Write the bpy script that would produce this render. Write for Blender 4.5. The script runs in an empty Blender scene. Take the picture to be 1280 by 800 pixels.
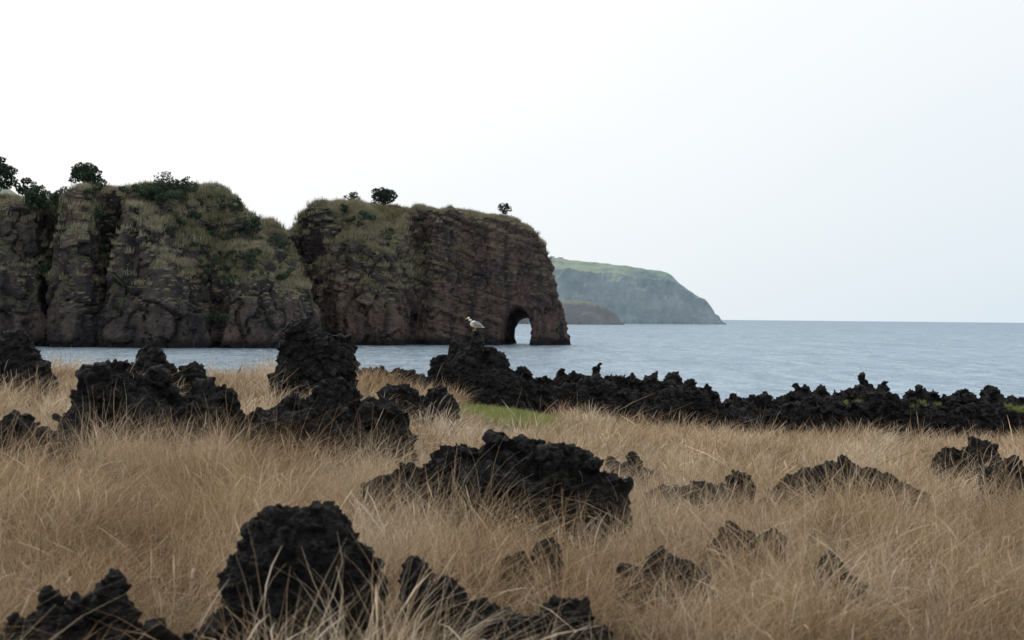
import bpy, math, random, time
import numpy as np
from mathutils import Vector, Matrix
T0=time.time()
random.seed(7); rng=np.random.default_rng(7)
scene=bpy.context.scene
CAMZ=12.0   # eye height above the sea

# ------------------------------------------------------------ noise
_perm=np.random.default_rng(1).permutation(256); _perm=np.concatenate([_perm,_perm,_perm])
_g=np.random.default_rng(2).normal(size=(256,3)); _g/=np.linalg.norm(_g,axis=1)[:,None]
def perlin(p):
    pi=np.floor(p).astype(np.int64); f=p-pi; pi&=255
    u=f*f*f*(f*(f*6-15)+10)
    def c(i,j,k):
        h=_perm[_perm[_perm[(pi[:,0]+i)&255]+((pi[:,1]+j)&255)]+((pi[:,2]+k)&255)]
        g=_g[h]
        return g[:,0]*(f[:,0]-i)+g[:,1]*(f[:,1]-j)+g[:,2]*(f[:,2]-k)
    def L(a,b,t): return a+(b-a)*t
    x00=L(c(0,0,0),c(1,0,0),u[:,0]); x10=L(c(0,1,0),c(1,1,0),u[:,0])
    x01=L(c(0,0,1),c(1,0,1),u[:,0]); x11=L(c(0,1,1),c(1,1,1),u[:,0])
    return L(L(x00,x10,u[:,1]),L(x01,x11,u[:,1]),u[:,2])*1.6
def fbm(p,o=4,g=.5):
    s=0;a=1;
    for i in range(o): s=s+a*perlin(p*(2.03**i)+i*17.3); a*=g
    return s
def ridged(p,o=4,g=.5):
    s=0;a=1;
    for i in range(o): s=s+a*(1-2*np.abs(perlin(p*(2.1**i)+i*11.7))); a*=g
    return s/2
def vnoise(p,o=2):
    return np.stack([fbm(p+9.1,o),fbm(p+47.3,o),fbm(p+91.7,o)],1)
def worley(p):
    """F1, F2, per-cell random value, per-cell tilted plane value"""
    pi=np.floor(p).astype(np.int64); f1=np.full(len(p),9.);f2=np.full(len(p),9.); idn=np.zeros(len(p)); pl=np.zeros(len(p))
    for i in (-1,0,1):
        for j in (-1,0,1):
            for k in (-1,0,1):
                c=pi+np.array([i,j,k]); m=c&255
                h=_perm[_perm[_perm[m[:,0]]+m[:,1]]+m[:,2]]
                o=_g[h]*.45+.5
                dv=p-(c+o)
                d=np.linalg.norm(dv,axis=1)
                n=d<f1
                f2=np.where(n,f1,np.minimum(f2,d)); f1=np.where(n,d,f1); idn=np.where(n,h/255.,idn)
                pl=np.where(n,(dv*_g[(h*7+13)&255]).sum(1),pl)
    return f1,f2,idn,pl
def sstep(a,b,x):
    t=np.clip((x-a)/(b-a),0,1); return t*t*(3-2*t)

# ------------------------------------------------------------ helpers
def link(o): scene.collection.objects.link(o); return o
def mesh_from(name,v,f,mats=(),smooth=False,midx=None):
    me=bpy.data.meshes.new(name)
    v=np.asarray(v,dtype=np.float32)
    if isinstance(f,np.ndarray):
        n=f.shape[1]
        me.vertices.add(len(v)); me.vertices.foreach_set('co',v.ravel())
        me.loops.add(f.size); me.loops.foreach_set('vertex_index',f.ravel().astype(np.int32))
        me.polygons.add(len(f)); me.polygons.foreach_set('loop_start',np.arange(0,f.size,n,dtype=np.int32))
        me.update(calc_edges=True)
    else:
        me.from_pydata(v.tolist(),[],f); me.update()
    for m in mats: me.materials.append(m)
    if midx is not None: me.polygons.foreach_set('material_index',np.asarray(midx,dtype=np.int32))
    me.polygons.foreach_set('use_smooth',np.full(len(me.polygons),smooth))
    return me
def getv(me):
    a=np.empty(len(me.vertices)*3,dtype=np.float32); me.vertices.foreach_get('co',a); return a.reshape(-1,3).astype(np.float64)
def getn(me):
    a=np.empty(len(me.vertices)*3,dtype=np.float32); me.vertex_normals.foreach_get('vector',a); return a.reshape(-1,3).astype(np.float64)
def setv(me,v):
    me.vertices.foreach_set('co',v.astype(np.float32).ravel()); me.update()
def evaluated_copy(o):
    dg=bpy.context.evaluated_depsgraph_get(); dg.update()
    return bpy.data.meshes.new_from_object(o.evaluated_get(dg))

class NT:
    def __init__(s,mat):
        s.t=mat.node_tree; s.t.nodes.clear()
    def n(s,typ,ins=None,**kw):
        nd=s.t.nodes.new(typ)
        for k,v in kw.items(): setattr(nd,k,v)
        for k,v in (ins or {}).items():
            sk=nd.inputs[k]
            if isinstance(v,bpy.types.NodeSocket): s.t.links.new(v,sk)
            else: sk.default_value=v
        return nd
    def math(s,op,a,b=0.,c=None,clamp=False):
        d={0:a,1:b}
        if c is not None: d[2]=c
        return s.n('ShaderNodeMath',d,operation=op,use_clamp=clamp).outputs[0]
    def mix(s,f,a,b,bt='MIX'):
        nd=s.n('ShaderNodeMix',{0:f,6:a,7:b},data_type='RGBA',blend_type=bt); return nd.outputs[2]
    def rng(s,v,a,b,c=0.,d=1.):
        return s.n('ShaderNodeMapRange',{0:v,1:a,2:b,3:c,4:d}).outputs[0]
    def noise(s,vec,scale,detail=4,rough=.55,dist=0.):
        return s.n('ShaderNodeTexNoise',{'Vector':vec,'Scale':scale,'Detail':detail,'Roughness':rough,'Distortion':dist}).outputs[0]
    def mapping(s,vec,scale=(1,1,1),rot=(0,0,0)):
        return s.n('ShaderNodeMapping',{'Vector':vec,'Scale':scale,'Rotation':rot}).outputs[0]
def newmat(name):
    m=bpy.data.materials.new(name); m.use_nodes=True; return m,NT(m)
def C(r,g,b): return (r,g,b,1)

# ------------------------------------------------------------ materials
def mat_simple(name,col,rough=.8,var=.3,scale=5.):
    m,t=newmat(name); g=t.n('ShaderNodeNewGeometry').outputs['Position']
    nz=t.noise(g,scale)
    c=t.mix(nz,C(*[x*(1-var) for x in col]),C(*[min(1,x*(1+var)) for x in col]))
    b=t.n('ShaderNodeBsdfPrincipled',{'Base Color':c,'Roughness':rough})
    t.n('ShaderNodeOutputMaterial',{'Surface':b.outputs[0]}); return m

def mat_lava():
    m,t=newmat('lava_basalt'); P=t.n('ShaderNodeNewGeometry'); pos=P.outputs['Position']
    a=t.noise(pos,2.5,6,.6); b=t.noise(pos,9,8,.7)
    c=t.mix(t.rng(a,.35,.7),C(.005,.005,.006),C(.018,.017,.017))
    c=t.mix(t.rng(b,.50,.72),c,C(.042,.038,.037))
    lich=t.math('MULTIPLY',t.rng(t.noise(pos,9,6,.7),.64,.70),t.rng(t.noise(pos,1.3,2),.48,.6))
    c=t.mix(t.math('MULTIPLY',lich,.55),c,C(.15,.15,.13))
    h=t.math('ADD',t.math('MULTIPLY',b,1.3),t.math('MULTIPLY',t.noise(t.mapping(pos,(1,1,1.6)),30,7,.78,.6),.8))
    bp=t.n('ShaderNodeBump',{'Strength':1.,'Distance':.055,'Height':h}).outputs[0]
    bs=t.n('ShaderNodeBsdfPrincipled',{'Base Color':c,'Roughness':.72,'Normal':bp,'Specular IOR Level':.25})
    t.n('ShaderNodeOutputMaterial',{'Surface':bs.outputs[0]}); return m

def mat_cliff():
    m,t=newmat('cliff_rock'); P=t.n('ShaderNodeNewGeometry'); pos=P.outputs['Position']; nor=P.outputs['Normal']
    sx=t.n('ShaderNodeSeparateXYZ',{0:pos}); nz=t.n('ShaderNodeSeparateXYZ',{0:nor}).outputs[2]
    at=t.n('ShaderNodeSeparateColor',{0:t.n('ShaderNodeAttribute',attribute_name='shade_and_dark_rock').outputs['Color']})
    x,z=sx.outputs[0],sx.outputs[2]
    big=t.noise(pos,.03,5,.6); med=t.noise(pos,.14,7,.68); fine=t.noise(pos,.9,6,.7)
    streak=t.noise(t.mapping(pos,(.13,.13,.022)),1.,7,.7,.4)
    blot=t.noise(pos,.055,6,.7,.4)
    red=t.mix(t.rng(med,.3,.7),C(.100,.068,.060),C(.215,.152,.132))
    gry=t.mix(t.rng(med,.3,.7),C(.058,.053,.053),C(.160,.130,.116))
    isred=t.math('ADD',t.rng(x,-110.,-20.,0.,.28),big)
    c=t.mix(t.rng(isred,.52,.72),gry,red)
    lay=t.math('ADD',z,t.math('MULTIPLY',x,.30))
    comb=t.n('ShaderNodeCombineXYZ',{0:t.math('MULTIPLY',x,.03),1:0.,2:t.math('ADD',t.math('MULTIPLY',lay,.75),t.math('MULTIPLY',big,7.))}).outputs[0]
    st=t.noise(comb,1.,5,.7)
    c=t.mix(t.math('MULTIPLY',t.rng(st,.46,.62),t.rng(x,-90.,-20.,.2,.7)),c,C(.062,.048,.046))
    c=t.mix(t.math('MULTIPLY',t.rng(fine,.5,.75),.4),c,C(.28,.22,.19))
    c=t.mix(t.math('MULTIPLY',t.rng(blot,.50,.62),.65),c,C(.045,.042,.046))
    c=t.mix(t.math('MULTIPLY',t.rng(streak,.48,.60),.8),c,C(.032,.032,.038))
    c=t.mix(at.outputs[0],c,C(.019,.020,.026))  # painted crevice shade, plus the darker rock column
    vn=t.math('ADD',nz,t.math('MULTIPLY',t.math('SUBTRACT',med,.5),.7))
    gcol=t.mix(t.rng(fine,.3,.7),C(.12,.125,.07),C(.28,.26,.17))
    gcol=t.mix(t.math('MULTIPLY',t.rng(t.noise(pos,.07,3),.50,.58),.85),gcol,C(.065,.092,.045))
    c=t.mix(t.math('MULTIPLY',t.rng(vn,t.rng(x,-50.,-30.,.44,.62),t.rng(x,-50.,-30.,.60,.78)),t.rng(z,8.,20.)),c,gcol)
    c=t.mix(t.rng(z,4.5,1.5),c,C(.022,.022,.024))
    h=t.math('ADD',t.math('MULTIPLY',fine,1.),t.math('MULTIPLY',st,.6))
    h=t.math('ADD',h,t.math('MULTIPLY',med,1.6))
    bp=t.n('ShaderNodeBump',{'Strength':1.,'Distance':2.,'Height':h}).outputs[0]
    bs=t.n('ShaderNodeBsdfPrincipled',{'Base Color':c,'Roughness':.95,'Normal':bp,'Specular IOR Level':.1})
    t.n('ShaderNodeOutputMaterial',{'Surface':bs.outputs[0]}); return m

def mat_far(name,rock,dark,green,green2,scale):
    m,t=newmat(name); P=t.n('ShaderNodeNewGeometry'); pos=P.outputs['Position']
    nz=t.n('ShaderNodeSeparateXYZ',{0:P.outputs['Normal']}).outputs[2]
    med=t.noise(pos,scale,6,.65); big=t.noise(pos,scale*.25,4)
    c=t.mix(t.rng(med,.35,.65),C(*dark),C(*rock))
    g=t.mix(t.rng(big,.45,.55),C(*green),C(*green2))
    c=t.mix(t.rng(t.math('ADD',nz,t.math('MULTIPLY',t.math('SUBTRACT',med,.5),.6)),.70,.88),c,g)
    bp=t.n('ShaderNodeBump',{'Strength':.5,'Distance':5.,'Height':med}).outputs[0]
    bs=t.n('ShaderNodeBsdfPrincipled',{'Base Color':c,'Roughness':1.,'Normal':bp,'Specular IOR Level':0.})
    t.n('ShaderNodeOutputMaterial',{'Surface':bs.outputs[0]}); return m

def mat_blade(name,stops,root=.45,transl=.3,nscale=.55,namp=1.0):
    m,t=newmat(name)
    at=t.n('ShaderNodeAttribute',attribute_name='tint'); s=t.n('ShaderNodeSeparateColor',{0:at.outputs['Color']})
    oi=t.n('ShaderNodeObjectInfo').outputs['Random']
    pos=t.n('ShaderNodeNewGeometry').outputs['Position']
    f=t.math('ADD',t.math('MULTIPLY',s.outputs[0],.55),t.math('MULTIPLY',oi,.25))
    f=t.math('ADD',f,t.math('MULTIPLY',t.math('SUBTRACT',t.noise(pos,nscale,2),.43),namp*1.7),clamp=True)
    r=t.n('ShaderNodeValToRGB',{0:f}); cr=r.color_ramp
    while len(cr.elements)<len(stops): cr.elements.new(.5)
    for i,(p,c) in enumerate(stops): cr.elements[i].position=p; cr.elements[i].color=C(*c)
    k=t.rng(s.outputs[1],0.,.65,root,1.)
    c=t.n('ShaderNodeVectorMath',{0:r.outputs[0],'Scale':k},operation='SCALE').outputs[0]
    d=t.n('ShaderNodeBsdfDiffuse',{'Color':c}); out=d
    if transl>0:
        tr=t.n('ShaderNodeBsdfTranslucent',{'Color':c})
        out=t.n('ShaderNodeMixShader',{0:transl,1:d.outputs[0],2:tr.outputs[0]})
    t.n('ShaderNodeOutputMaterial',{'Surface':out.outputs[0]}); return m

def mat_ground():
    m,t=newmat('dry_soil'); pos=t.n('ShaderNodeNewGeometry').outputs['Position']
    a=t.noise(pos,1.2,6,.65); b=t.noise(pos,25,5,.7)
    c=t.mix(a,C(.05,.036,.022),C(.13,.09,.05)); c=t.mix(t.rng(b,.4,.7),c,C(.20,.145,.085))
    bp=t.n('ShaderNodeBump',{'Strength':.8,'Distance':.06,'Height':b}).outputs[0]
    bs=t.n('ShaderNodeBsdfPrincipled',{'Base Color':c,'Roughness':1.,'Normal':bp})
    t.n('ShaderNodeOutputMaterial',{'Surface':bs.outputs[0]}); return m

def mat_sea():
    m,t=newmat('sea_water'); pos=t.n('ShaderNodeNewGeometry').outputs['Position']
    w=t.noise(t.mapping(pos,(1.,.45,1.)),.55,5,.7,.4); w2=t.noise(t.mapping(pos,(1.,.3,1.)),.16,5,.68,.6); big=t.noise(t.mapping(pos,(1.,.25,1.)),.006,4,.6)
    w3=t.noise(t.mapping(pos,(1.,.2,1.)),.045,5,.65,.5)
    h=t.math('ADD',t.math('MULTIPLY',w,.8),t.math('MULTIPLY',w2,2.4))
    bp=t.n('ShaderNodeBump',{'Strength':.9,'Distance':1.6,'Height':h}).outputs[0]
    crest=t.math('ADD',t.math('MULTIPLY',w,.35),t.math('ADD',t.math('MULTIPLY',w2,.4),t.math('MULTIPLY',w3,.25)))
    c=t.mix(t.rng(crest,.42,.58),C(.045,.088,.130),C(.27,.34,.395))
    c=t.mix(t.math('MULTIPLY',t.rng(big,.42,.62),.3),c,C(.20,.275,.335))
    d=t.n('ShaderNodeBsdfDiffuse',{'Color':c})
    gl=t.n('ShaderNodeBsdfGlossy',{'Color':C(.70,.81,.90),'Roughness':.22,'Normal':bp})
    mx=t.n('ShaderNodeMixShader',{0:.40,1:d.outputs[0],2:gl.outputs[0]})
    t.n('ShaderNodeOutputMaterial',{'Surface':mx.outputs[0]}); return m

LAVA=mat_lava(); CLIFF=mat_cliff()
BARK=mat_simple('bark',(.07,.05,.04)); 
LEAF=mat_blade('dark_foliage',[(0.,(.022,.038,.030)),(.5,(.040,.062,.042)),(1.,(.078,.102,.062))],1.,.2)
STRAW=[(0.,(.10,.072,.042)),(.2,(.24,.162,.092)),(.45,(.45,.315,.185)),(.7,(.60,.46,.305)),(1.,(.75,.64,.49))]
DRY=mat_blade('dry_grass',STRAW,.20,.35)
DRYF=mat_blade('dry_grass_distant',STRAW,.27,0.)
WISP=mat_blade('pale_straw',[(0.,(.36,.26,.17)),(.4,(.53,.41,.29)),(.7,(.66,.55,.42)),(1.,(.75,.66,.55))],.5,.3)
GREEN=mat_blade('green_grass',[(0.,(.16,.19,.07)),(.5,(.30,.34,.12)),(1.,(.45,.44,.20))],.6,.35)
CANE=mat_blade('cane_reed',[(0.,(.085,.095,.052)),(.4,(.19,.18,.11)),(.7,(.31,.28,.19)),(1.,(.39,.35,.255))],.65,0.,.06,1.)

# ------------------------------------------------------------ ground
def depth(x,y):
    s=np.interp(x,[-14,-8,-4,-2.2,0,6,16],[-.014,-.015,-.012,.0,.022,.040,.044])
    return 1.9+s*np.clip(y-7,0,60)
def edge_y(x): return np.interp(x,[-14,-6,0,8,16],[31,33,37,41,43])
def gz(x,y):
    x=np.asarray(x,float);y=np.asarray(y,float)
    z=CAMZ-depth(x,y)
    p=np.stack([x,y,np.zeros_like(x)],-1).reshape(-1,3)
    z=z+(fbm(p*.35,3)*.10).reshape(x.shape)+.22*np.exp(-((x-0)/1.4)**2-((y-31.5)/1.8)**2)
    e=edge_y(x)
    drop=np.clip(y-e,0,None)
    return np.maximum(z-.75*drop-.02*drop**2,-4)
xs=np.concatenate([np.linspace(-120,-22,50),np.linspace(-21,21,300),np.linspace(22,120,50)])
ys=np.concatenate([np.linspace(-80,3,30),np.linspace(3.3,60,300),np.linspace(61,110,30)])
X,Y=np.meshgrid(xs,ys)
Z=gz(X,Y)
def gridfaces(nx,ny):
    i=np.arange(nx*ny).reshape(ny,nx)
    return np.stack([i[:-1,:-1].ravel(),i[:-1,1:].ravel(),i[1:,1:].ravel(),i[1:,:-1].ravel()],1)
v=np.stack([X.ravel(),Y.ravel(),Z.ravel()],1)
link(bpy.data.objects.new('ground',mesh_from('ground',v,gridfaces(len(xs),len(ys)),[mat_ground()],True)))

# ------------------------------------------------------------ sea
R=45000.
link(bpy.data.objects.new('sea',mesh_from('sea',[(-R,-200,0),(R,-200,0),(R,R,0),(-R,R,0)],[(0,1,2,3)],[mat_sea()])))

# ------------------------------------------------------------ lava rocks
import bmesh
def block(rx,ry,rz,npts=16):
    """irregular convex block: hull of scattered points on a squarish ellipsoid"""
    pts=[]
    for i in range(npts):
        u=np.array([random.gauss(0,1) for _ in range(3)]); u/=np.linalg.norm(u)
        u=np.sign(u)*np.abs(u)**.62
        pts.append(u*random.uniform(.86,1.06)*np.array([rx,ry,rz]))
    pts.append(np.array([random.uniform(-.3,.3)*rx,random.uniform(-.3,.3)*ry,rz]))
    b=bmesh.new()
    vs=[b.verts.new(tuple(q)) for q in pts]
    r=bmesh.ops.convex_hull(b,input=vs)
    dead=[g for g in r['geom_interior']+r['geom_unused'] if isinstance(g,bmesh.types.BMVert)]
    bmesh.ops.delete(b,geom=list(set(dead)),context='VERTS')
    bmesh.ops.triangulate(b,faces=b.faces[:])
    bmesh.ops.recalc_face_normals(b,faces=b.faces[:])
    b.verts.index_update()
    V=np.array([v.co[:] for v in b.verts]); F=np.array([[v.index for v in f.verts] for f in b.faces]); b.free()
    V[:,2]=np.minimum(V[:,2],rz)
    return V,F
footprints=[]
def make_rock(lumps,voxel,name='lava_rock',rough=1.,fp=True):
    V=[];F=[];o=0
    for (x,y,rx,ry,zt) in lumps:
        g=float(gz(np.array([x]),np.array([y]))[0])
        zb=min(g-.25,zt-.25); cz=(zt+zb)/2; rz=(zt-zb)/2
        subs=[(0,0,1.,1.,rz,cz)]
        for k in range(4):
            q=random.uniform(.4,.68); a=random.uniform(0,6.28)
            hz=rz*random.uniform(.5,.9)
            subs.append((math.cos(a)*rx*.62,math.sin(a)*ry*.62,q,q,hz,zb+hz))
        for (ox,oy,qx,qy,hz,c) in subs:
            v,f=block(rx*qx*1.14,ry*qy*1.17,hz)
            v[:,:2]*=(1-.2*v[:,2:3]/hz)
            a=random.uniform(-.28,.28); v[:,0]+=v[:,2]*math.tan(a)*.5
            v+=np.array([x+ox,y+oy,c]); V.append(v);F.append(f+o);o+=len(v)
        if fp: footprints.append((x,y,rx,ry,zt))
    ob=link(bpy.data.objects.new(name,mesh_from(name,np.concatenate(V),np.concatenate(F))))
    md=ob.modifiers.new('r','REMESH'); md.mode='VOXEL'; md.voxel_size=voxel; md.use_smooth_shade=False
    me=evaluated_copy(ob); ob.modifiers.clear(); ob.data=me
    p=getv(me); s=float(np.mean([min(l[2],.55) for l in lumps]))*1.15
    p=p+rough*.08*s*vnoise(p/(.9*s),2)+rough*.035*s*vnoise(p/(.22*s)+5,2)
    setv(me,p); n=getn(me)
    wp=p+.06*s*vnoise(p/(.5*s),1)
    f1,f2,idn,pl=worley(wp*np.array([1,1,1.4])/(.62*s))
    g1,g2,idm,pm=worley(wp*np.array([1.25,1,1])/(.25*s)+3)
    d=rough*(.20*s*pl+.07*s*(idn-.5)-.05*s*(1-sstep(0,.07,f2-f1)))
    d+=rough*(.12*s*pm+.04*s*(idm-.5))
    d+=-.10*s*np.abs(fbm(p/(.24*s),4,.62))+.012*fbm(p*26,2)
    d-=d.mean()
    p=p+n*d[:,None]; setv(me,p)
    me.materials.clear(); me.materials.append(LAVA)
    me.polygons.foreach_set('use_smooth',np.zeros(len(me.polygons),bool))
    return ob

ROCKS=[
 ([(-1.12,7.5,.21,.25,11.03),(-.95,7.45,.21,.22,10.95),(-1.04,7.5,.26,.24,10.99),(-1.0,7.35,.28,.2,10.75),(-1.31,7.45,.18,.22,10.76),(-1.48,7.35,.2,.2,10.5),(-1.66,7.3,.18,.2,10.36),(-1.33,7.85,.15,.15,10.9),(-.84,7.6,.15,.2,10.78)],.013),
 ([(-1.93,7.0,.12,.2,10.74),(-2.28,7.0,.17,.2,10.66),(-2.09,6.95,.24,.25,10.6),(-1.77,6.95,.16,.2,10.50),(-2.42,6.9,.14,.2,10.54),(-2.0,6.7,.3,.2,10.42)],.013),
 ([(-.05,12.5,.22,.3,11.02),(-.42,12.5,.42,.4,10.88),(-.9,12.4,.36,.35,10.7),(.42,12.55,.40,.4,10.9),(.75,12.4,.27,.3,10.76),(-.1,12.3,.6,.4,10.78),(.2,12.7,.36,.3,10.94),(-1.12,12.3,.2,.3,10.54)],.02),
 ([(-2.0,17,.46,.45,11.22),(-2.5,17,.48,.5,11.03),(-2.9,16.9,.36,.4,10.92),(-1.58,16.9,.38,.4,11.0),(-1.36,16.8,.24,.3,10.85),(-2.2,16.7,.7,.4,10.94),(-2.85,16.4,.25,.3,10.82)],.027),
 ([(-4.78,17,.44,.45,11.44),(-4.2,17.1,.5,.5,11.37),(-3.65,17,.44,.4,11.22),(-5.1,16.8,.28,.4,11.14),(-4.3,16.7,.8,.4,11.14),(-5.1,16.2,.18,.3,10.9)],.027),
 ([(-3.73,26,.48,.5,11.99),(-3.18,26,.38,.4,11.7),(-4.0,26,.34,.4,11.8),(-3.6,25.8,.6,.5,11.4)],.035),
 ([(-6.68,26,.28,.4,11.6),(-6.4,26,.3,.4,11.28),(-5.9,26.2,.3,.3,11.12)],.04),
 ([(-9.2,26,.36,.4,11.7),(-8.75,26,.34,.4,11.33),(-9.7,26.2,.5,.4,11.65)],.04),
 ([(-.84,33,.22,.3,11.72),(-1.2,33,.48,.5,11.5),(-.42,33,.46,.5,11.3),(.1,33,.44,.5,10.92),(-1.68,33,.3,.4,11.05),(-.75,32.8,1.1,.6,10.92),(-.85,33.1,.4,.3,11.54),(.6,33.1,.4,.4,10.6)],.037),
 ([(1.66,19,.13,.2,10.24),(1.39,19,.18,.25,10.17),(1.87,18.9,.24,.25,10.0),(1.55,18.8,.4,.25,9.9)],.026),
 ([(2.48,15.5,.16,.2,10.36),(2.09,15.5,.34,.3,10.22),(1.66,15.4,.3,.3,10.17),(2.3,15.3,.3,.25,10.17)],.023),
 ([(3.40,15,.36,.35,10.54),(3.0,15,.3,.3,10.38),(3.84,15.05,.38,.35,10.46),(2.75,14.9,.25,.25,10.24),(4.15,14.9,.25,.25,10.28),(3.5,14.8,.6,.3,10.36)],.023),
 ([(5.77,16.5,.33,.4,10.48),(6.2,16.6,.4,.4,10.48)],.027),
 ([(6.58,20,.36,.35,10.36),(6.2,20,.3,.3,10.22)],.03),
 ([(1.70,11,.20,.2,10.43),(1.95,11,.15,.15,10.42),(1.85,10.9,.3,.2,10.32)],.016),
 ([(.99,9.3,.22,.2,10.49),(1.17,9.25,.18,.2,10.43),(.80,9.2,.14,.15,10.43)],.015),
 ([(.22,9.5,.13,.15,10.54),(.06,9.45,.14,.15,10.46)],.014),
 ([(-.495,8,.11,.16,10.66),(-.34,8,.16,.16,10.56),(-.18,7.9,.16,.16,10.44),(-.02,7.9,.14,.12,10.38)],.013),
 ([(2.03,9,.11,.14,10.54),(2.13,8.9,.13,.14,10.43)],.014),
 ([(.31,7.8,.17,.16,10.46),(.13,7.75,.14,.15,10.38),(.47,7.7,.12,.15,10.36)],.013),
 ([(-5.3,15,.4,.4,10.94),(-4.85,14.9,.28,.35,10.76),(-5.8,15,.4,.4,10.88)],.026),
 ([(-1.9,24.5,.4,.3,10.88),(-1.3,25,.35,.3,10.78)],.034),
 ([(-5.3,13.0,.3,.25,10.64)],.022),
]
gull_rock=None
for i,(l,vx) in enumerate(ROCKS):
    o=make_rock(l,vx)
    if i==8: gull_rock=o
prof=np.array([(-4.6,10.85),(-3.94,10.95),(-3.35,10.75),(-2.36,10.6),(-1.6,10.45),(.5,10.35),(.79,10.45),(1.18,10.76),(1.97,10.84),(2.56,10.57),(3.15,10.57),(3.84,10.88),(4.43,10.5),(5.12,10.14),(5.71,10.0),(6.4,10.1),(7.09,10.38),(7.88,10.37),(8.37,10.25),(8.8,10.62),(9.35,10.36),(10.34,10.3),(11.03,10.16),(12.,10.34),(12.6,10.2),(13.6,10.27),(15,10.22),(18,10.17),(21,10.2)])
def ridge(x0,x1,name='lava_rock'):
    L=[]; x=x0
    while x<x1:
        zt=float(np.interp(x,prof[:,0],prof[:,1]))
        y0=35+.12*max(0,x-4)
        L.append((x,y0+random.uniform(-.3,.3),random.uniform(.18,.42),.32,zt+.05-random.choice([0,0,.06,.12,.2])))
        L.append((x+random.uniform(-.1,.1),y0-.5+random.uniform(-.5,.2),random.uniform(.4,.65),.45,zt-random.uniform(.18,.42)))
        x+=random.uniform(.24,.42)
    return make_rock(L,.035,name,rough=1.15)
ridge(-4.6,-1.4); ridge(.5,5.6); ridge(5.4,11.2); ridge(11.0,17.)

print('rocks',time.time()-T0)
# ------------------------------------------------------------ gull
def tube(path,rad,sides=8):
    V=[];F=[]
    for i,(p,r) in enumerate(zip(path,rad)):
        p=np.array(p,float); a=np.array(path[max(i-1,0)],float); b=np.array(path[min(i+1,len(path)-1)],float)
        d=b-a; d/=np.linalg.norm(d)+1e-9
        up=np.array([0,0,1.]) if abs(d[2])<.9 else np.array([1.,0,0])
        s=np.cross(d,up); s/=np.linalg.norm(s); u=np.cross(s,d)
        for k in range(sides):
            t=2*math.pi*k/sides
            rr=(r,r) if np.isscalar(r) else r
            V.append(p+s*math.cos(t)*rr[0]+u*math.sin(t)*rr[1])
    for i in range(len(path)-1):
        for k in range(sides):
            k2=(k+1)%sides
            F.append([i*sides+k,i*sides+k2,(i+1)*sides+k2,(i+1)*sides+k])
    F.append(list(range(sides))[::-1]); F.append([ (len(path)-1)*sides+k for k in range(sides)])
    return V,F
def build_gull(loc,heading):
    W=mat_simple('white_feathers',(.80,.80,.79),.7,.04,30); G=mat_simple('grey_feathers',(.30,.32,.35),.7,.12,30)
    K=mat_simple('black_feathers',(.03,.03,.035),.6,.1,30); Yl=mat_simple('yellow_bill',(.65,.42,.05),.5,.1,30)
    root=link(bpy.data.objects.new('seagull',None)); root.empty_display_size=.2
    dz=-.05
    def part(n,vf,m,smooth=True,shift=True):
        vv=[(a[0],a[1],a[2]+(dz if shift else 0)) for a in vf[0]]
        o=link(bpy.data.objects.new(n,mesh_from(n,vv,vf[1],[m],smooth))); o.parent=root; return o
    sp=[(-.25,0,.115),(-.18,0,.135),(-.11,0,.16),(-.03,0,.185),(.05,0,.205),(.10,0,.235),(.12,0,.275),(.128,0,.31),(.142,0,.335),(.168,0,.335),(.188,0,.328)]
    rd=[(.035,.008),(.045,.024),(.068,.052),(.088,.080),(.086,.084),(.064,.062),(.046,.047),(.041,.043),(.043,.042),(.031,.030),(.011,.012)]
    b=part('body',tube(sp,rd,16),W); b.modifiers.new('s','SUBSURF').render_levels=1
    part('bill',tube([(.185,0,.327),(.215,0,.322),(.24,0,.314),(.245,0,.304)],[(.010,.012),(.008,.010),(.007,.009),(.002,.002)],8),Yl)
    for s in (-1,1):
        part('wing_left' if s>0 else 'wing_right',tube([(.085,s*.06,.22),(.04,s*.082,.22),(-.03,s*.084,.205),(-.12,s*.06,.178),(-.19,s*.035,.15)],[(.008,.02),(.016,.050),(.018,.056),(.014,.038),(.008,.014)],10),G)
        part('wing_tip_left' if s>0 else 'wing_tip_right',tube([(-.17,s*.036,.155),(-.23,s*.02,.14),(-.30,s*.008,.128)],[(.012,.018),(.008,.012),(.002,.003)],8),K)
        part('eye_left' if s>0 else 'eye_right',tube([(.155,s*.038,.34),(.16,s*.0425,.3405)],[.006,.004],8),K)
        part('leg_left' if s>0 else 'leg_right',tube([(.0,s*.03,.10),(-.005,s*.03,.055),(.003,s*.03,.004)],[.012,.006,.006],8),Yl,True,False)
        y=s*.03
        v=[(0,y,.012),(.055,y-.022,.002),(.065,y,.002),(.055,y+.022,.002),(-.015,y,.002),(0,y,-.002)]
        part('foot_left' if s>0 else 'foot_right',(v,[(0,1,2),(0,2,3),(0,3,4),(0,4,1),(5,2,1),(5,3,2),(5,4,3),(5,1,4)]),Yl,False,False)
    root.location=loc; root.rotation_euler=(0,0,heading)
gv=getv(gull_rock.data); 
sel=gv[(abs(gv[:,0]+.84)<.3)&(abs(gv[:,1]-33)<.4)]; tp=sel[sel[:,2].argmax()]
build_gull((tp[0],tp[1],tp[2]-.01),math.radians(205))
print('gull at',tp)

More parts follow.
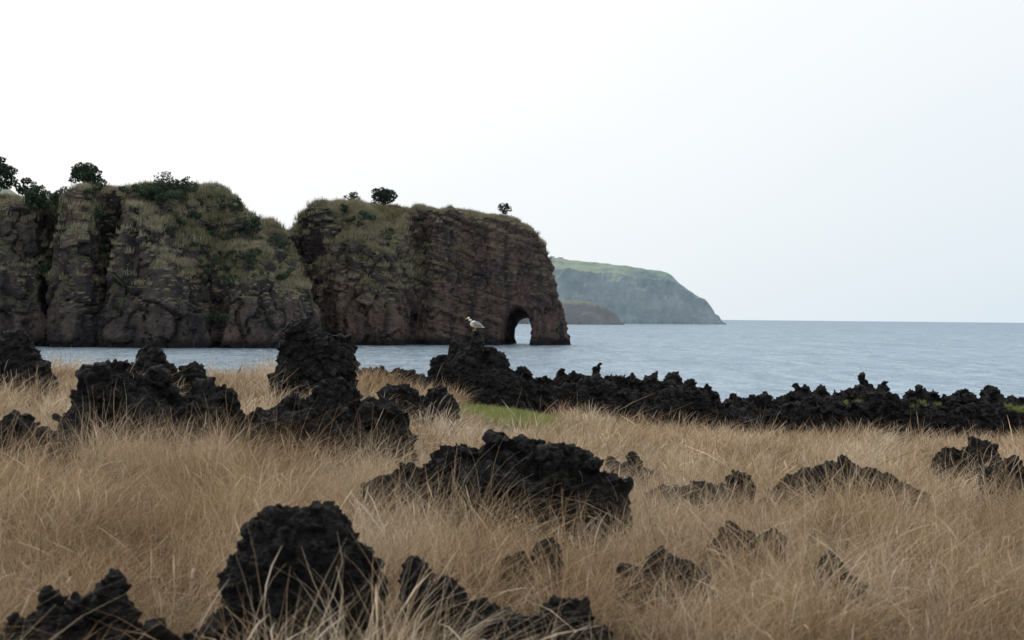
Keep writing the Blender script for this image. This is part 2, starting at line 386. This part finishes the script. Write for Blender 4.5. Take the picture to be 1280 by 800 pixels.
# ------------------------------------------------------------ headland with sea arch
def seg_sd(P,poly):
    n=len(poly); d=np.full(len(P),1e9); inside=np.zeros(len(P),bool)
    for i in range(n):
        a=np.array(poly[i],float); b=np.array(poly[(i+1)%n],float); e=b-a
        t=np.clip(((P-a)@e)/(e@e),0,1); q=a+t[:,None]*e
        d=np.minimum(d,np.linalg.norm(P-q,axis=1))
        c=((a[1]>P[:,1])!=(b[1]>P[:,1]))&(P[:,0]<(b[0]-a[0])*(P[:,1]-a[1])/(b[1]-a[1]+1e-12)+a[0])
        inside^=c
    return np.where(inside,d,-d)
coast=[(-360,470),(-250,500),(-200,512),(-183,505),(-174,506),(-169,532),(-164,508),(-156,503),(-150,504),(-147.5,524),(-144,504),(-132,503),(-120,508),(-113,511),(-109,521),(-103,513),(-93,515),(-84,519),(-78,529),(-79,560),(-93,588),(-91,599),(-80,594),(-73,586),(-60,586),(-49,589),(-41,612),(-33,603),(-15,612),(0,616),(14,622),(22,629),(25.5,640),(22,652),(8,662),(-20,668),(-60,690),(-120,760),(-360,780)]
gx=np.arange(-300,40,1.3); gy=np.arange(485,735,1.3)
X,Y=np.meshgrid(gx,gy); P=np.stack([X.ravel(),Y.ravel()],1); P3=np.stack([X.ravel(),Y.ravel(),0*X.ravel()],1)
sd=seg_sd(P,coast)
sd=sd+3.2*ridged(P3/17,2)*sstep(-35,-60,X.ravel())+2.6*fbm(P3/24,3)*sstep(1.05,.6,X.ravel()/25)+1.2*fbm(P3/6,2)
x=X.ravel(); y=Y.ravel()
top1=np.interp(x,[-340,-194,-186,-176,-164,-149,-134,-103,-97,-89.6,-85,-79],[60,56,49,54,57.5,60,60.5,61.5,57,47,41,33])
top2=np.interp(x,[-140,-103,-94,-88,-84,-65,-50,-46,-43,-30,-10,0,7,12.6,15.5,17.5,19.5,21.5,23.5,25],[44,46,48,55.5,59.5,61,59.5,54,59,58.5,57,55,51,45,37,29,19,15.5,8,3])
off=18*sstep(-95,-112,x)
w=sstep(562+off,584+off,y)
top=top1*(1-w)+top2*w+2.2*fbm(P3/18,4)+1.3*ridged(P3/9,2)-.6
fh1=np.interp(x,[-300,-150,-138,-124,-110,-95,-80],[70,58,50,30,24,20,20])+6*fbm(P3/14,3)
fh2=np.interp(x,[-100,-90,-82,-74,-52,-45,-40],[70,70,62,40,40,56,80])+3*fbm(P3/16,2)
fh=fh1*(1-w)+fh2*w
ss=np.clip(sd,0,None)
steep=np.interp(x,[-300,-130,-80,-40,30],[7.5,6.0,5.5,6.5,11.])
s0=fh/steep
h=np.where(ss*steep<fh,ss*steep,fh+(ss-s0)*np.where(x<-92,1.3,1.0))
k=2.2
h=-k*np.log(np.exp(-h/k)+np.exp(-top/k))+0
h=np.where(sd<0,-8+np.clip(sd+3,0,3)*2.6,h)
H=np.clip(h,-8,80).reshape(X.shape)
ny_,nx_=X.shape
vt=np.stack([X.ravel(),Y.ravel(),H.ravel()],1); vb=np.stack([X.ravel(),Y.ravel(),np.full(X.size,-11.)],1)
ft=gridfaces(nx_,ny_); fb=ft[:,::-1]+X.size
idx=np.arange(X.size).reshape(ny_,nx_); N=X.size
def side(a): return np.stack([a[1:],a[:-1],a[:-1]+N,a[1:]+N],1)
F=np.concatenate([ft,fb,side(idx[0]),side(idx[:,-1]),side(idx[-1][::-1]),side(idx[:,0][::-1])])
cl=link(bpy.data.objects.new('sea_cliff_headland',mesh_from('sea_cliff_headland',np.concatenate([vt,vb]),F)))
def arch_section(cx,y,w,h):
    pts=[(-.5,-.35),(-.56,.3),(-.52,.58),(-.36,.84),(-.10,.98),(.13,.98),(.36,.82),(.52,.55),(.56,.25),(.48,-.35)]
    return [(cx+a*w,y,b*h) for a,b in pts]
S=[arch_section(1.2,595,14.5,20),arch_section(1.8,618,12.5,18),arch_section(4.2,640,11.5,14.2),arch_section(7.2,665,10.4,11.6),arch_section(9.5,690,14,13)]
V=[p for s in S for p in s]; m_=len(S[0]); F=[]
for i in range(len(S)-1):
    for k_ in range(m_):
        k2=(k_+1)%m_; F.append((i*m_+k_,(i+1)*m_+k_,(i+1)*m_+k2,i*m_+k2))
F.append(tuple(range(m_))); F.append(tuple(((len(S)-1)*m_+k_) for k_ in range(m_))[::-1])
cm=mesh_from('cut',V,F); bm=bmesh.new(); bm.from_mesh(cm); bmesh.ops.recalc_face_normals(bm,faces=bm.faces); bm.to_mesh(cm); bm.free()
cut=link(bpy.data.objects.new('cut',cm))
bo=cl.modifiers.new('b','BOOLEAN'); bo.operation='DIFFERENCE'; bo.object=cut; bo.solver='EXACT'
rm=cl.modifiers.new('r','REMESH'); rm.mode='VOXEL'; rm.voxel_size=.8
me=evaluated_copy(cl); cl.modifiers.clear(); cl.data=me; bpy.data.objects.remove(cut)
p=getv(me); n=getn(me)
print('cliff verts',len(p),time.time()-T0)
face=sstep(.8,.45,n[:,2])*(p[:,2]>-6)
hn=n.copy(); hn[:,2]*=.3
tip=sstep(-45,-25,p[:,0])
tun=1-.7*np.exp(-((p[:,0]-4)/11)**2-((p[:,2]-8)/14)**2)
rib=ridged(p*np.array([1/16.,1/16.,1/70.])+.18*vnoise(p/22,2),3)
f1,f2,idn,pl=worley(p*np.array([1/11.,1/11.,1/18.])+.4*vnoise(p/11,2))
g1,g2,idm,pm=worley(p*np.array([1/3.6,1/3.6,1/5.2])+.4*vnoise(p/5,1))
lay=p[:,2]+.30*p[:,0]+3*perlin(p/30)
strat=fbm(np.stack([lay/2.2,p[:,0]/60,p[:,1]/60],1),3,.6)
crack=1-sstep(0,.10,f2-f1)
d=(1-.55*tip)*(3.8*rib+2.2*pl+1.8*(idn-.5)-1.4*crack)
d+=.6*pm+.6*(idm-.5)-.3*(1-sstep(0,.2,g2-g1))+.7*ridged(p/5,3)+.5*fbm(p/1.6,2)
d+=strat*(.25+.55*tip)
d*=tun
shade_and_dark_rock=face*np.clip((1-.45*tip)*(sstep(0,-.5,rib)*.9+crack*.5)+.2*(1-sstep(0,.14,g2-g1)),0,.92)  # shade painted into recesses between ribs and along cracks
shade_and_dark_rock=np.maximum(shade_and_dark_rock,face*.7*sstep(-74,-82,p[:,0])*sstep(580,588,p[:,1])*sstep(28,40,p[:,2]))  # column of darker rock on the second headland
p=p+hn*(d*face)[:,None]
p[:,2]+=(1-face)*.8*fbm(p/4,2)*(p[:,2]>10)
setv(me,p)
ca=me.color_attributes.new('shade_and_dark_rock','FLOAT_COLOR','POINT'); ca.data.foreach_set('color',np.stack([shade_and_dark_rock,shade_and_dark_rock*0,shade_and_dark_rock*0,shade_and_dark_rock*0+1],1).astype(np.float32).ravel())
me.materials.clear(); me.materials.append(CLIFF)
me.polygons.foreach_set('use_smooth',np.zeros(len(me.polygons),bool))
print('cliff',time.time()-T0)

# ------------------------------------------------------------ distant land
def far_land(name,coast,xr,yr,step,topx,topz,slope,mat,nz_amp,nsc,k=12.,brk=.82,upper=.4):
    gx=np.arange(xr[0],xr[1],step); gy=np.arange(yr[0],yr[1],step)
    X,Y=np.meshgrid(gx,gy); P=np.stack([X.ravel(),Y.ravel()],1); P3=np.stack([X.ravel(),Y.ravel(),0*X.ravel()],1)
    sd=seg_sd(P,coast)+nz_amp*ridged(P3/nsc,4)
    top=np.interp(X.ravel(),topx,topz)+4*fbm(P3/60,4)
    s=np.clip(sd,0,None); h=s*slope; b=top*(brk+.08*fbm(P3/90,2))
    h=np.where(h>b,b+(s-b/slope)*upper,h)
    h=-k*np.log(np.exp(-h/k)+np.exp(-np.clip(top,1,None)/k)); h=np.where(sd<0,-15,h)
    h+=8*ridged(P3/(nsc*.5),3)*sstep(0,20,sd)*sstep(100,20,sd)*.6
    link(bpy.data.objects.new(name,mesh_from(name,np.stack([X.ravel(),Y.ravel(),h],1),gridfaces(len(gx),len(gy)),[mat],False)))
FAR=mat_far('hazy_headland',(.26,.315,.35),(.18,.235,.27),(.235,.305,.265),(.29,.355,.295),.014)  # distance haze painted into the blue-grey albedo, no volume
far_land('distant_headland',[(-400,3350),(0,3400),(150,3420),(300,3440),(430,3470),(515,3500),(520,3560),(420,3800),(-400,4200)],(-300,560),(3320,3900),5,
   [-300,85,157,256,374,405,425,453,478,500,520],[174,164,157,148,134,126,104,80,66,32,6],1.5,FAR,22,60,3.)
FAR2=mat_far('hazy_low_headland',(.20,.21,.225),(.14,.155,.175),(.18,.21,.19),(.20,.23,.19),.02)  # brownish tones with haze mixed into the colour
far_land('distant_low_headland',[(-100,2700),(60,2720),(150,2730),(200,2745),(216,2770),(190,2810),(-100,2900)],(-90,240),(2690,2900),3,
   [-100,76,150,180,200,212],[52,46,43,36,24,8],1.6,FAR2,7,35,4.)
gx=np.linspace(-1400,-300,80); gy=np.linspace(1300,2100,60); X,Y=np.meshgrid(gx,gy)
P3=np.stack([X.ravel(),Y.ravel(),0*X.ravel()],1)
Zh=178*np.exp(-((np.clip(X+640,0,None))/150)**2-((Y-1650)/260)**2)+ (6*fbm(P3/80,3)).reshape(X.shape)-4
link(bpy.data.objects.new('distant_hill',mesh_from('distant_hill',np.stack([X.ravel(),Y.ravel(),Zh.ravel()],1),gridfaces(80,60),
   [mat_far('hazy_hill',(.24,.29,.27),(.19,.23,.22),(.21,.28,.20),(.28,.33,.24),.015)],True)))  # hill greens paled to carry painted haze
HW=mat_simple('white_render',(.62,.64,.65),.8,.05,.2); HR=mat_simple('tile_roof',(.32,.30,.30),.8,.1,.2); HK=mat_simple('window_glass',(.15,.17,.19),.3,.1,.2)
def house(x,y,z,w,dp,h,rot):
    root=link(bpy.data.objects.new('white_house',None)); root.location=(x,y,z); root.rotation_euler=(0,0,rot)
    def part(n,v,f,m):
        o=link(bpy.data.objects.new(n,mesh_from(n,v,f,[m]))); o.parent=root
    a,b=w/2,dp/2
    part('walls',[(-a,-b,-4),(a,-b,-4),(a,b,-4),(-a,b,-4),(-a,-b,h),(a,-b,h),(a,b,h),(-a,b,h),(-a,0,h+2.4),(a,0,h+2.4)],
      [(0,1,5,4),(1,2,6,9,5),(2,3,7,6),(3,0,4,8,7)],HW)
    part('roof',[(-a-.4,-b-.5,h-.3),(a+.4,-b-.5,h-.3),(a+.4,0,h+2.7),(-a-.4,0,h+2.7),(a+.4,b+.5,h-.3),(-a-.4,b+.5,h-.3)],[(0,1,2,3),(3,2,4,5)],HR)
    for i,xx in enumerate((-a*.6,0,a*.6)):
        part('window_%d'%(i+1) if i!=1 else 'door',[(xx-.6,-b-.05,1 if i!=1 else 0),(xx+.6,-b-.05,1 if i!=1 else 0),(xx+.6,-b-.05,2.4),(xx-.6,-b-.05,2.4)],[(0,1,2,3)],HK)
for (x,y,w) in [(100,3610,11),(122,3612,13)]:
    z=float(np.interp(x,[-300,85,157,256,374],[174,164,157,148,134]))
    house(x,y,z,w,8,3.2,random.uniform(-.3,.3))

# ------------------------------------------------------------ scatter system
def scatter(name,coll,pts,rot,scl,idx):
    me=bpy.data.meshes.new(name); me.vertices.add(len(pts)); me.vertices.foreach_set('co',np.asarray(pts,np.float32).ravel())
    for nm,tp,arr in (('rot','FLOAT_VECTOR',rot),('scl','FLOAT_VECTOR',scl)):
        a=me.attributes.new(nm,tp,'POINT'); a.data.foreach_set('vector',np.asarray(arr,np.float32).ravel())
    a=me.attributes.new('vi','INT','POINT'); a.data.foreach_set('value',np.asarray(idx,np.int32))
    me.update()
    ob=link(bpy.data.objects.new(name,me))
    g=bpy.data.node_groups.new('scatter_'+name,'GeometryNodeTree')
    g.interface.new_socket('Geometry',in_out='INPUT',socket_type='NodeSocketGeometry')
    g.interface.new_socket('Geometry',in_out='OUTPUT',socket_type='NodeSocketGeometry')
    N=g.nodes; L=g.links
    gi=N.new('NodeGroupInput'); go=N.new('NodeGroupOutput'); ip=N.new('GeometryNodeInstanceOnPoints'); ci=N.new('GeometryNodeCollectionInfo')
    ci.inputs['Collection'].default_value=coll; ci.inputs['Separate Children'].default_value=True; ci.inputs['Reset Children'].default_value=True
    def na(n,t):
        x=N.new('GeometryNodeInputNamedAttribute'); x.data_type=t; x.inputs['Name'].default_value=n
        return [o for o in x.outputs if o.enabled][0]
    L.new(gi.outputs[0],ip.inputs['Points']); L.new(ci.outputs[0],ip.inputs['Instance']); ip.inputs['Pick Instance'].default_value=True
    L.new(na('vi','INT'),ip.inputs['Instance Index']); L.new(na('rot','FLOAT_VECTOR'),ip.inputs['Rotation']); L.new(na('scl','FLOAT_VECTOR'),ip.inputs['Scale'])
    L.new(ip.outputs[0],go.inputs[0])
    md=ob.modifiers.new('scatter','NODES'); md.node_group=g
    return ob
def tuft(name,n,rad,lmin,lmax,width,mat,bias=.5,droop=.5,segs=5,spread=.5,heads=0.):
    V=[];F=[];T=[];o=0
    for i in range(n):
        r=rad*math.sqrt(random.random()); a=random.uniform(0,6.283)
        bx,by=r*math.cos(a),r*math.sin(a)
        Ln=random.uniform(lmin,lmax)*(random.random()*.45+.55)
        ld=a+random.gauss(0,1.)
        sr=spread*(.25+random.random())
        dx=math.cos(ld)*sr+bias*random.uniform(-.1,1.3); dy=math.sin(ld)*sr
        ln=math.hypot(dx,dy)+1e-6; dr=droop*random.uniform(.3,1.5)*min(1,ln*1.6)
        yaw=random.uniform(0,3.14); wx,wy=math.cos(yaw),math.sin(yaw)
        tint=random.random(); hd=random.random()<heads
        w=width*random.uniform(.6,1.3)
        wig=random.gauss(0,.06); wig2=random.gauss(0,.05)
        for k in range(segs+1):
            t=k/segs
            f=t**1.7
            px=bx+dx*Ln*f+wig*Ln*math.sin(t*5); py=by+dy*Ln*f+wig2*Ln*math.sin(t*4); pz=Ln*(t-dr*.55*t**2.6)-.04
            ww=w*(1-.85*t**1.5)
            if hd and t>.7: ww=w*(2.2 if k<segs else .5)
            V.append((px-wx*ww/2,py-wy*ww/2,pz)); V.append((px+wx*ww/2,py+wy*ww/2,pz))
            T+= [(min(1,tint+(.3 if hd and t>.6 else 0)+.15*t),t,0,1)]*2
            if k<segs: b=o+2*k; F.append((b,b+1,b+3,b+2))
        o+=2*(segs+1)
    me=mesh_from(name,np.array(V),np.array(F),[mat],False)
    c=me.color_attributes.new('tint','FLOAT_COLOR','POINT'); c.data.foreach_set('color',np.array(T,np.float32).ravel())
    return bpy.data.objects.new(name,me)
def coll(name,objs):
    c=bpy.data.collections.new(name)
    for o in objs: c.objects.link(o)
    return c
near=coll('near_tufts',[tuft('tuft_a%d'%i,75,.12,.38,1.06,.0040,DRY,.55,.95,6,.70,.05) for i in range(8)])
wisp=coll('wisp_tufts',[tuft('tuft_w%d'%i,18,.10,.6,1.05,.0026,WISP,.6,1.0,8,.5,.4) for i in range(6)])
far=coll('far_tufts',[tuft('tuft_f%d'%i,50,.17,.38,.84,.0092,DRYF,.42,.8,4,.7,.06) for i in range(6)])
green=coll('green_tufts',[tuft('tuft_g%d'%i,70,.2,.15,.30,.012,GREEN,.1,.4,4,.5) for i in range(2)])
cane=coll('cane_tufts',[tuft('tuft_c%d'%i,50,1.6,1.2,2.6,.12,CANE,.12,.3,3,.25,.3) for i in range(4)])

def field(y0,y1,dens,nv,name,smul,rockclear=True):
    area_w=lambda y:.43*y+2.0
    n=int((y1-y0)*2*area_w((y0+y1)/2)*dens)
    yy=rng.uniform(y0**2,y1**2,n)**.5
    xx=rng.uniform(-1,1,n)*area_w(yy)
    P3=np.stack([xx,yy,0*xx],1)
    keep=(yy<edge_y(xx)+1.)
    sc=1+.65*fbm(P3*.85,3)+rng.normal(0,.16,n)
    thin=fbm(P3*1.2+40,2)
    keep&=(rng.random(n)<np.clip(1.0+thin*1.5,.15,1))
    for (x,y,rx,ry,zt) in footprints:
        near_=(abs(yy-y)<3)&(abs(xx-x)<2)
        if not near_.any(): continue
        q=((xx-x)/(rx*.85))**2+((yy-y)/(ry*.85))**2
        keep&=q>1
        if rockclear:
            hgt=zt-gz(np.array([x]),np.array([y]))[0]
            fr=(yy<y)&(yy>y-ry-.6)&(abs(xx-x)<rx*1.05)
            lim=np.clip(hgt*1.1,.35,.9)/.5
            sc=np.where(fr,np.minimum(sc,lim*rng.uniform(.5,1.05,n)),sc)
    gp=((xx-.0)/1.2)**2+((yy-31.)/2.4)**2<1
    keep&=~gp
    inf=(abs(xx)<1.3)&(yy>25)&(yy<29)
    sc=np.where(inf,sc*.6,sc)
    xx,yy,sc=xx[keep],yy[keep],np.clip(sc[keep],.35,1.7)
    zz=gz(xx,yy); n=len(xx)
    wind=1.6*fbm(np.stack([xx,yy,0*xx],1)*.45+7,2)
    rot=np.stack([rng.normal(0,.12,n),rng.normal(0,.12,n),wind+rng.normal(0,.6,n)],1)
    s=np.stack([sc*smul,sc*smul,sc*smul*rng.uniform(.8,1.1,n)],1)
    print(name,n)
    return np.stack([xx,yy,zz],1),rot,s,rng.integers(0,nv,n)
scatter('dry_grass_field',near,*field(4.6,16,20,8,'near',.98))
scatter('dry_grass_meadow',far,*field(16,44,12,6,'far',.90))
scatter('tall_straw_stalks',wisp,*field(4.8,28,4.4,6,'wisp',.9,False))
n=560; xx=rng.normal(0,.5,n); yy=rng.uniform(29.5,32.4,n)
n2=44; xx=np.concatenate([xx,rng.choice([7.9,8.4,9.9,12.4],n2)+rng.normal(0,.18,n2)]); yy=np.concatenate([yy,rng.uniform(34.7,35.2,n2)]); n0=n; n+=n2
zz=gz(xx,yy); zz[n0:]=np.interp(xx[n0:],prof[:,0],prof[:,1])-rng.uniform(.3,.45,n2)
sg=rng.uniform(.7,1.2,(n,1)); sg[n0:]*=.55
scatter('green_grass_patch',green,np.stack([xx,yy,zz],1),np.stack([0*xx,0*xx,rng.uniform(0,6.28,n)],1),np.ones((n,3))*sg,rng.integers(0,2,n))

fc=np.empty(len(me.polygons)*3,np.float32); me.polygons.foreach_get('center',fc); fc=fc.reshape(-1,3)
fn=np.empty(len(me.polygons)*3,np.float32); me.polygons.foreach_get('normal',fn); fn=fn.reshape(-1,3)
cand=np.nonzero((fn[:,2]>np.where(fc[:,0]>-40,.72,.55))&(fc[:,2]>22)&(fc[:,1]<690)&(fc[:,0]>-215))[0]
dsd=seg_sd(fc[cand,:2].astype(float),coast); cand=cand[dsd<62]
msk=fbm(fc[cand].astype(float)/14,3)
cand=cand[msk>-.35]; msk=msk[msk>-.35]
sel_=rng.choice(len(cand),min(len(cand),14000),replace=False); ids=cand[sel_]
pt=fc[ids]; n=len(pt); s=np.clip(1+.5*msk[sel_]+rng.normal(0,.2,n),.4,1.6)
s*=np.where(pt[:,0]>-40,.75,1.)
scatter('cane_thicket',cane,pt-np.array([0,0,.2]),np.stack([0*s,0*s,rng.uniform(-1,1,n)],1),np.stack([s,s,s],1),rng.integers(0,4,n))
print('cane',n,time.time()-T0)

# ------------------------------------------------------------ trees and shrubs on the cliff
def surf_z(x,y):
    d=(fc[:,0]-x)**2+(fc[:,1]-y)**2; j=np.nonzero((d<6)&(fn[:,2]>0.2))[0]
    return float(fc[j,2].max()) if len(j) else 50.
def leaves(centers,radii,dens,size):
    V=[];T=[]
    for c,r in zip(centers,radii):
        n=int(dens*r**2.3)
        u=rng.normal(size=(n,3)); u/=np.linalg.norm(u,axis=1)[:,None]
        q=c+u*(r*rng.uniform(.45,1.08,n)**.6)[:,None]*np.array([1,1,.72])
        for k in range(n):
            a=rng.normal(size=3); a/=np.linalg.norm(a); b=np.cross(a,rng.normal(size=3)); b/=np.linalg.norm(b)+1e-9
            s=size*rng.uniform(.6,1.4)
            V+=[q[k]-a*s,q[k]-b*s*.6,q[k]+a*s,q[k]+b*s*.6]
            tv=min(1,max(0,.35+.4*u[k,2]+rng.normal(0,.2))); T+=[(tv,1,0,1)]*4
    return V,T
def tree(x,y,h,w,trunk=.35,name='tree',nblob=13,dens=28,size=.42,lift=1.2,lean=0.):
    z=surf_z(x,y)
    V=[];F=[];M=[]
    base=np.array([x,y,z-.6]); h=h+lift; cz=z+h*(trunk+(1-trunk)*.45); rz=h*(1-trunk)*.5; rx=w/2
    cs=[];rs=[]
    for i in range(nblob):
        ph=i*2.39996+rng.uniform(-.4,.4); zz_=1-1.75*(i+.5)/nblob; rr_=math.sqrt(max(0,1-zz_*zz_)); q=rng.uniform(.6,.85)
        c=np.array([x+lean+math.cos(ph)*rr_*rx*q,y+math.sin(ph)*rr_*rx*q,cz+zz_*rz*q]); cs.append(c); rs.append(rng.uniform(.24,.40)*min(rx,rz*1.4))
    for i in range(max(2,nblob//5)):
        cs.append(np.array([x+lean+rng.normal(0,rx*.25),y+rng.normal(0,rx*.25),cz+rng.normal(0,rz*.25)])); rs.append(.4*min(rx,rz))
    def add(vf,m):
        o=len(V)
        V.extend([list(a) for a in vf[0]])
        for f in vf[1]: F.append([o+i for i in f]); M.append(m)
    tt=base+np.array([lean*.6,0,h*trunk*1.25+.6])
    add(tube([base,(base+tt)/2+np.array([.02*h,0,0]),tt],[h*.035,h*.027,h*.018],7),0)
    for c in cs[:10]:
        add(tube([tt-np.array([0,0,h*trunk*.3*rng.random()]),(tt+c)/2+np.array([0,0,-.04*h]),c],[h*.016,h*.011,h*.005],5),0)
    nb=len(V); LV,LT=leaves(cs,rs,dens,size)
    for k in range(0,len(LV),4): F.append([nb+k,nb+k+1,nb+k+2,nb+k+3]); M.append(1)
    V.extend(LV)
    mm=mesh_from(name,np.array(V),F,[BARK,LEAF],False,M)
    T=[(.5,1,0,1)]*nb+LT
    c=mm.color_attributes.new('tint','FLOAT_COLOR','POINT'); c.data.foreach_set('color',np.array(T,np.float32).ravel())
    link(bpy.data.objects.new(name,mm))
tree(-159.5,530,9.5,12.5,.15,nblob=20)
tree(-59,645,9.5,11.5,.12,nblob=20,lean=.6)
tree(-3.6,640,6,7.5,.12,nblob=12,size=.38)
tree(-97.5,536,8,6.5,.1,nblob=12)
tree(-104.5,537,7,6,.1,nblob=10)
tree(-131,534,8,8.5,.2,nblob=14,dens=12,size=.38)
tree(-173,518,13,11,.08,nblob=18)
tree(-179,522,9,9,.1,nblob=12)
tree(-188,518,16,13,.08,nblob=24)
tree(-195,522,19,13,.1,nblob=20)
tree(-72,640,6.5,7,.1,nblob=10)
tree(-89,533,6.5,6.5,.1,nblob=9)
tree(-111,540,5,4.5,.15,nblob=7)
tree(-166,522,9,8,.1,nblob=12)
tree(-124,536,6,6,.1,nblob=9)
def shrubs(name,spots):
    V=[];T=[]
    for (x,y,r,dz) in spots:
        z=surf_z(x,y)+dz
        cs=[np.array([x+rng.normal(0,r*.6),y+rng.normal(0,r*.6),z+r*.3+rng.normal(0,r*.25)]) for _ in range(5)]
        a,b=leaves(cs,[r*.55]*5,24,.42); V+=a;T+=b
    F=np.arange(len(V)).reshape(-1,4)
    mm=mesh_from(name,np.array(V),F,[LEAF],False)
    c=mm.color_attributes.new('tint','FLOAT_COLOR','POINT'); c.data.foreach_set('color',np.array(T,np.float32).ravel())
    link(bpy.data.objects.new(name,mm))
sp=[(-128,524,5,1),(-131,520,4.5,0),(-133,526,5,1),(-127,517,3.5,0),(-125,513,3,-3),(-118,530,2.4,1),(-112,532,2.4,1),(-121,520,2.5,0),(-60,602,3,0),(-55,598,3,-2),(-50,596,3,-2),(-85,528,2.5,0),(-108,515,3.5,-2),(-150,517,2.5,0),(-95,520,2.4,0),(-102,517,3,-1),(-158,524,4,0),(-166,520,4,0),(-170,516,4,0),(-176,514,3.5,0),(-103,526,1.8,0),(-140,522,2.6,1),(-84,536,2.2,0),(-86,545,2.4,0),(-90,555,2.6,0)]
for i in range(40):
    x=random.uniform(-170,-84); sp.append((x,523+random.uniform(-9,14),random.uniform(.8,1.9),0))
for i in range(14):
    x=random.uniform(-76,-48); sp.append((x,598+random.uniform(-4,18),random.uniform(.8,1.8),0))
shrubs('cliff_shrubs',sp)
print('trees',time.time()-T0)

# ------------------------------------------------------------ world, sun, camera
elev,az=math.radians(48),math.radians(-35)   # az measured from +Y toward +X
w_=bpy.data.worlds.new('World'); scene.world=w_; w_.use_nodes=True
t=NT(w_)
tc=t.n('ShaderNodeTexCoord').outputs['Generated']; s=t.n('ShaderNodeSeparateXYZ',{0:tc})
f=t.math('ADD',t.math('MULTIPLY',s.outputs[2],2.6),t.math('MULTIPLY',s.outputs[0],-1.3))
cl_=t.noise(t.mapping(tc,(1,1,3)),1.6,4,.5)
f=t.math('ADD',f,t.math('ADD',t.math('MULTIPLY',cl_,.3),.27),clamp=True)
col=t.mix(f,C(.72,.81,.875),C(1.0,1.0,1.0))
sky=t.n('ShaderNodeTexSky',sky_type='NISHITA'); sky.sun_disc=False; sky.sun_elevation=elev; sky.sun_rotation=az; sky.dust_density=3.
b1=t.n('ShaderNodeBackground',{'Color':sky.outputs[0],'Strength':.006}); b2=t.n('ShaderNodeBackground',{'Color':col,'Strength':1.})
ad=t.n('ShaderNodeAddShader',{0:b1.outputs[0],1:b2.outputs[0]})
t.n('ShaderNodeOutputWorld',{'Surface':ad.outputs[0]})
sl=bpy.data.lights.new('sun','SUN'); sl.energy=.85; sl.angle=math.radians(18); sl.color=(1,.97,.93)
so=link(bpy.data.objects.new('sun',sl))
dirv=Vector((math.sin(az)*math.cos(elev),math.cos(az)*math.cos(elev),math.sin(elev)))
so.rotation_euler=dirv.to_track_quat('Z','Y').to_euler()

cd=bpy.data.cameras.new('camera'); cd.lens=50; cd.sensor_width=36; cd.clip_start=.1; cd.clip_end=80000
cd.dof.use_dof=True; cd.dof.focus_distance=30; cd.dof.aperture_fstop=3.5
co=link(bpy.data.objects.new('camera',cd))
pitch=math.radians(-.10); roll=math.radians(.55)
Rm=Matrix.Rotation(pitch,4,'X')@Matrix.Rotation(math.radians(90),4,'X')@Matrix.Rotation(roll,4,'Z')
co.matrix_world=Matrix.Translation((0,0,CAMZ))@Rm
scene.camera=co
scene.view_settings.view_transform='Standard'; scene.view_settings.look='None'; scene.view_settings.exposure=0
print('done',time.time()-T0)
